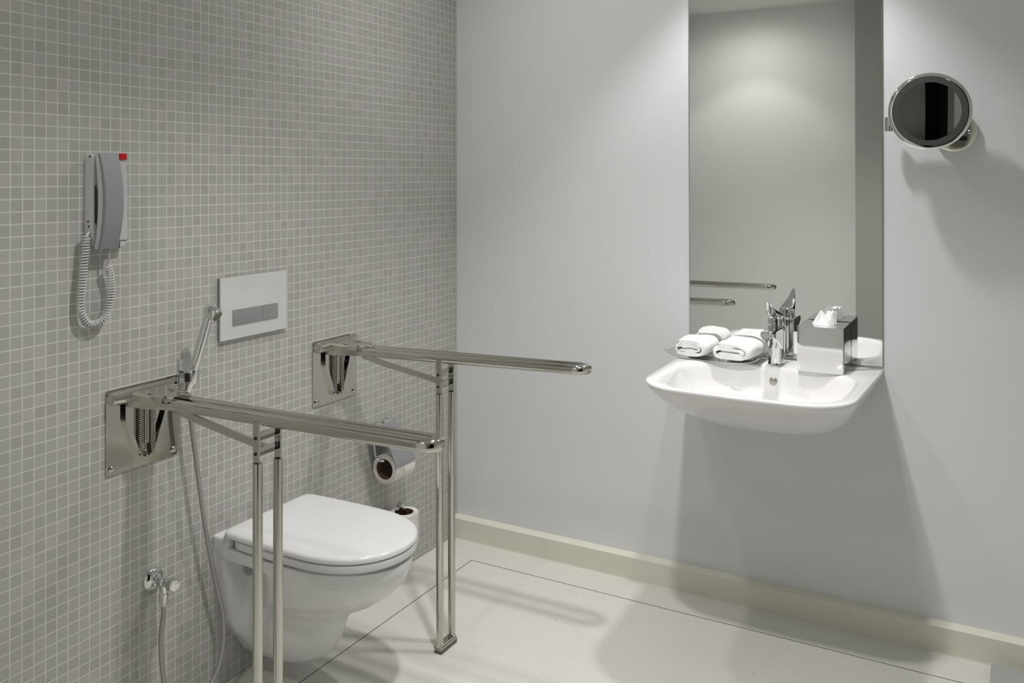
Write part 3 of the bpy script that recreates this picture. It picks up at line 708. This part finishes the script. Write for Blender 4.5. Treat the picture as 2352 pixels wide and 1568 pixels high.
b = MB(); b.box((rx_ + .014, -.0235, rz_ - .027), (rx_ + .034, -.020, rz_ - .014), .001); tag(b.build('switch', M_BLACK, rs), 'black rocker switch')
b = MB(); b.lathe([(.006, 0), (.006, .002), (.0035, .0035), (0, .003)], (rx_ + .041, -.020, rz_ - .002), (0, -1, 0), 18); b.build('set_screw', M_CHROME2, rs)
b = MB()
b.tube([(rx_ - .02, -.018, rz_ + .024), (rx_ - .02, -.045, rz_ + .024)], .007, 16)
b.box((1.572, -.052, 1.545), (rx_ - .012, -.040, 1.560), .003)
b.tube([(1.579, -.048, 1.533), (1.579, -.048, 1.5755)], .0125, 24)
b.box((1.5665, -.058, 1.535), (1.590, -.040, 1.5735), .002)
b.box((1.580, -.066, 1.548), (mx, -.056, 1.563), .003)
b.tube([(mx, -.062, 1.555), (mx, -.062, 1.60)], .008, 16); b.tube([(mx, -.062, mz), (mx, my + .016, mz)], .014, 24)
b.build('arm', M_CHROME, t)

# ------------------------------------------------------------------ glass scale at the edge of the frame
t = thing('bathroom_scale', 'grey-green glass panel with rounded corners lying on the floor by the baseboard', 'scale', (1.99, -.215, 0))
rp = roundpoly([(1.842, -.362), (2.142, -.362), (2.142, -.062), (1.842, -.062)], [.012] * 4, 64)
b = MB(); b.loft([[(q.x, q.y, .012) for q in rp], [(q.x, q.y, .018) for q in rp]]); b.build('glass_top', M_SCALE, t)
b = MB(); b.box((1.86, -.345, 0.0), (2.125, -.078, .012), .003); b.build('underside', M_SEAM, t)

# ------------------------------------------------------------------ ceiling downlights and added fill lights
def lamp(x, y, label, power, size=100, blend=.55, added_fill=.15, col=(1, .982, .955)):
    t = thing('ceiling_downlight', label, 'ceiling light', (x, y, CEIL), 'recessed downlights in the bathroom ceiling')
    b = MB(); b.lathe([(.046, 0), (.046, -.003), (.040, -.005), (.034, -.004), (.034, 0)], (x, y, CEIL), (0, 0, 1), 40, cap=False); b.build('trim_ring', M_CHROME2, t)
    b = MB(); b.lathe([(.034, -.0022), (.0, -.0025)], (x, y, CEIL), (0, 0, 1), 40, cap=True); b.build('lens', M_LAMP, t)
    def sp(nm, e, sz, bl):
        l = bpy.data.lights.new(nm, 'SPOT'); l.energy = e; l.spot_size = math.radians(sz); l.spot_blend = bl
        l.shadow_soft_size = .045; l.color = col
        o = bpy.data.objects.new(nm, l); C.objects.link(o); o.location = (0, 0, -.012); o.parent = t
    sp('beam', power, size, blend); sp('added_fill', added_fill, 172, .8)  # second, very wide spot is added fill that lifts the ambient light
lamp(1.25, -.35, 'recessed ceiling downlight directly above the washbasin', 54, 96, .50, 4)
lamp(1.11, -1.38, 'recessed ceiling downlight in the middle of the ceiling', 102, 114, .70, 1)
lamp(.47, -2.42, 'recessed ceiling downlight near the wall opposite the washbasin', 13, 97, .35, 14)
lamp(.52, -.62, 'added ceiling fill light near the corner of mosaic and grey walls', 12, 100, .85, 13)  # added fill: brightens the corner, no known fitting there
lamp(1.80, -3.45, 'added unseen fill light in the dark entrance, before the grey door', 5, 80, .9, 3)  # lamp added out of view to brighten the entrance door

# ------------------------------------------------------------------ world, camera, view
w = bpy.data.worlds.new('World'); bpy.context.scene.world = w; w.use_nodes = True
w.node_tree.nodes['Background'].inputs[0].default_value = (.02, .02, .02, 1)
w.node_tree.nodes['Background'].inputs[1].default_value = 0.3
cd = bpy.data.cameras.new('camera'); co = bpy.data.objects.new('camera', cd); C.objects.link(co)
cd.sensor_fit = 'HORIZONTAL'; cd.sensor_width = 36; cd.lens = 2031.444 / 2352 * 36
cd.shift_y = -(784 - 394.6) / 2352; cd.clip_start = .02
yaw, pitch, roll_ = .51409, .00496, -.0015
f0 = V((-math.sin(yaw) * math.cos(pitch), math.cos(yaw) * math.cos(pitch), math.sin(pitch)))
r0 = V((math.cos(yaw), math.sin(yaw), 0)); u0 = r0.cross(f0)
r = r0 * math.cos(roll_) + u0 * math.sin(roll_); u = u0 * math.cos(roll_) - r0 * math.sin(roll_)
mt = Matrix((( r.x, u.x, -f0.x, 1.89814), (r.y, u.y, -f0.y, -2.9208), (r.z, u.z, -f0.z, 1.4), (0, 0, 0, 1)))
co.matrix_world = mt
s = bpy.context.scene; s.camera = co
s.view_settings.view_transform = 'Standard'; s.view_settings.look = 'None'
s.view_settings.exposure = -0.03; s.view_settings.gamma = 1.0; s.view_settings.use_curve_mapping = False
s.cycles.max_bounces = 12; s.cycles.diffuse_bounces = 6; s.cycles.glossy_bounces = 8
s.cycles.sample_clamp_indirect = 6.0
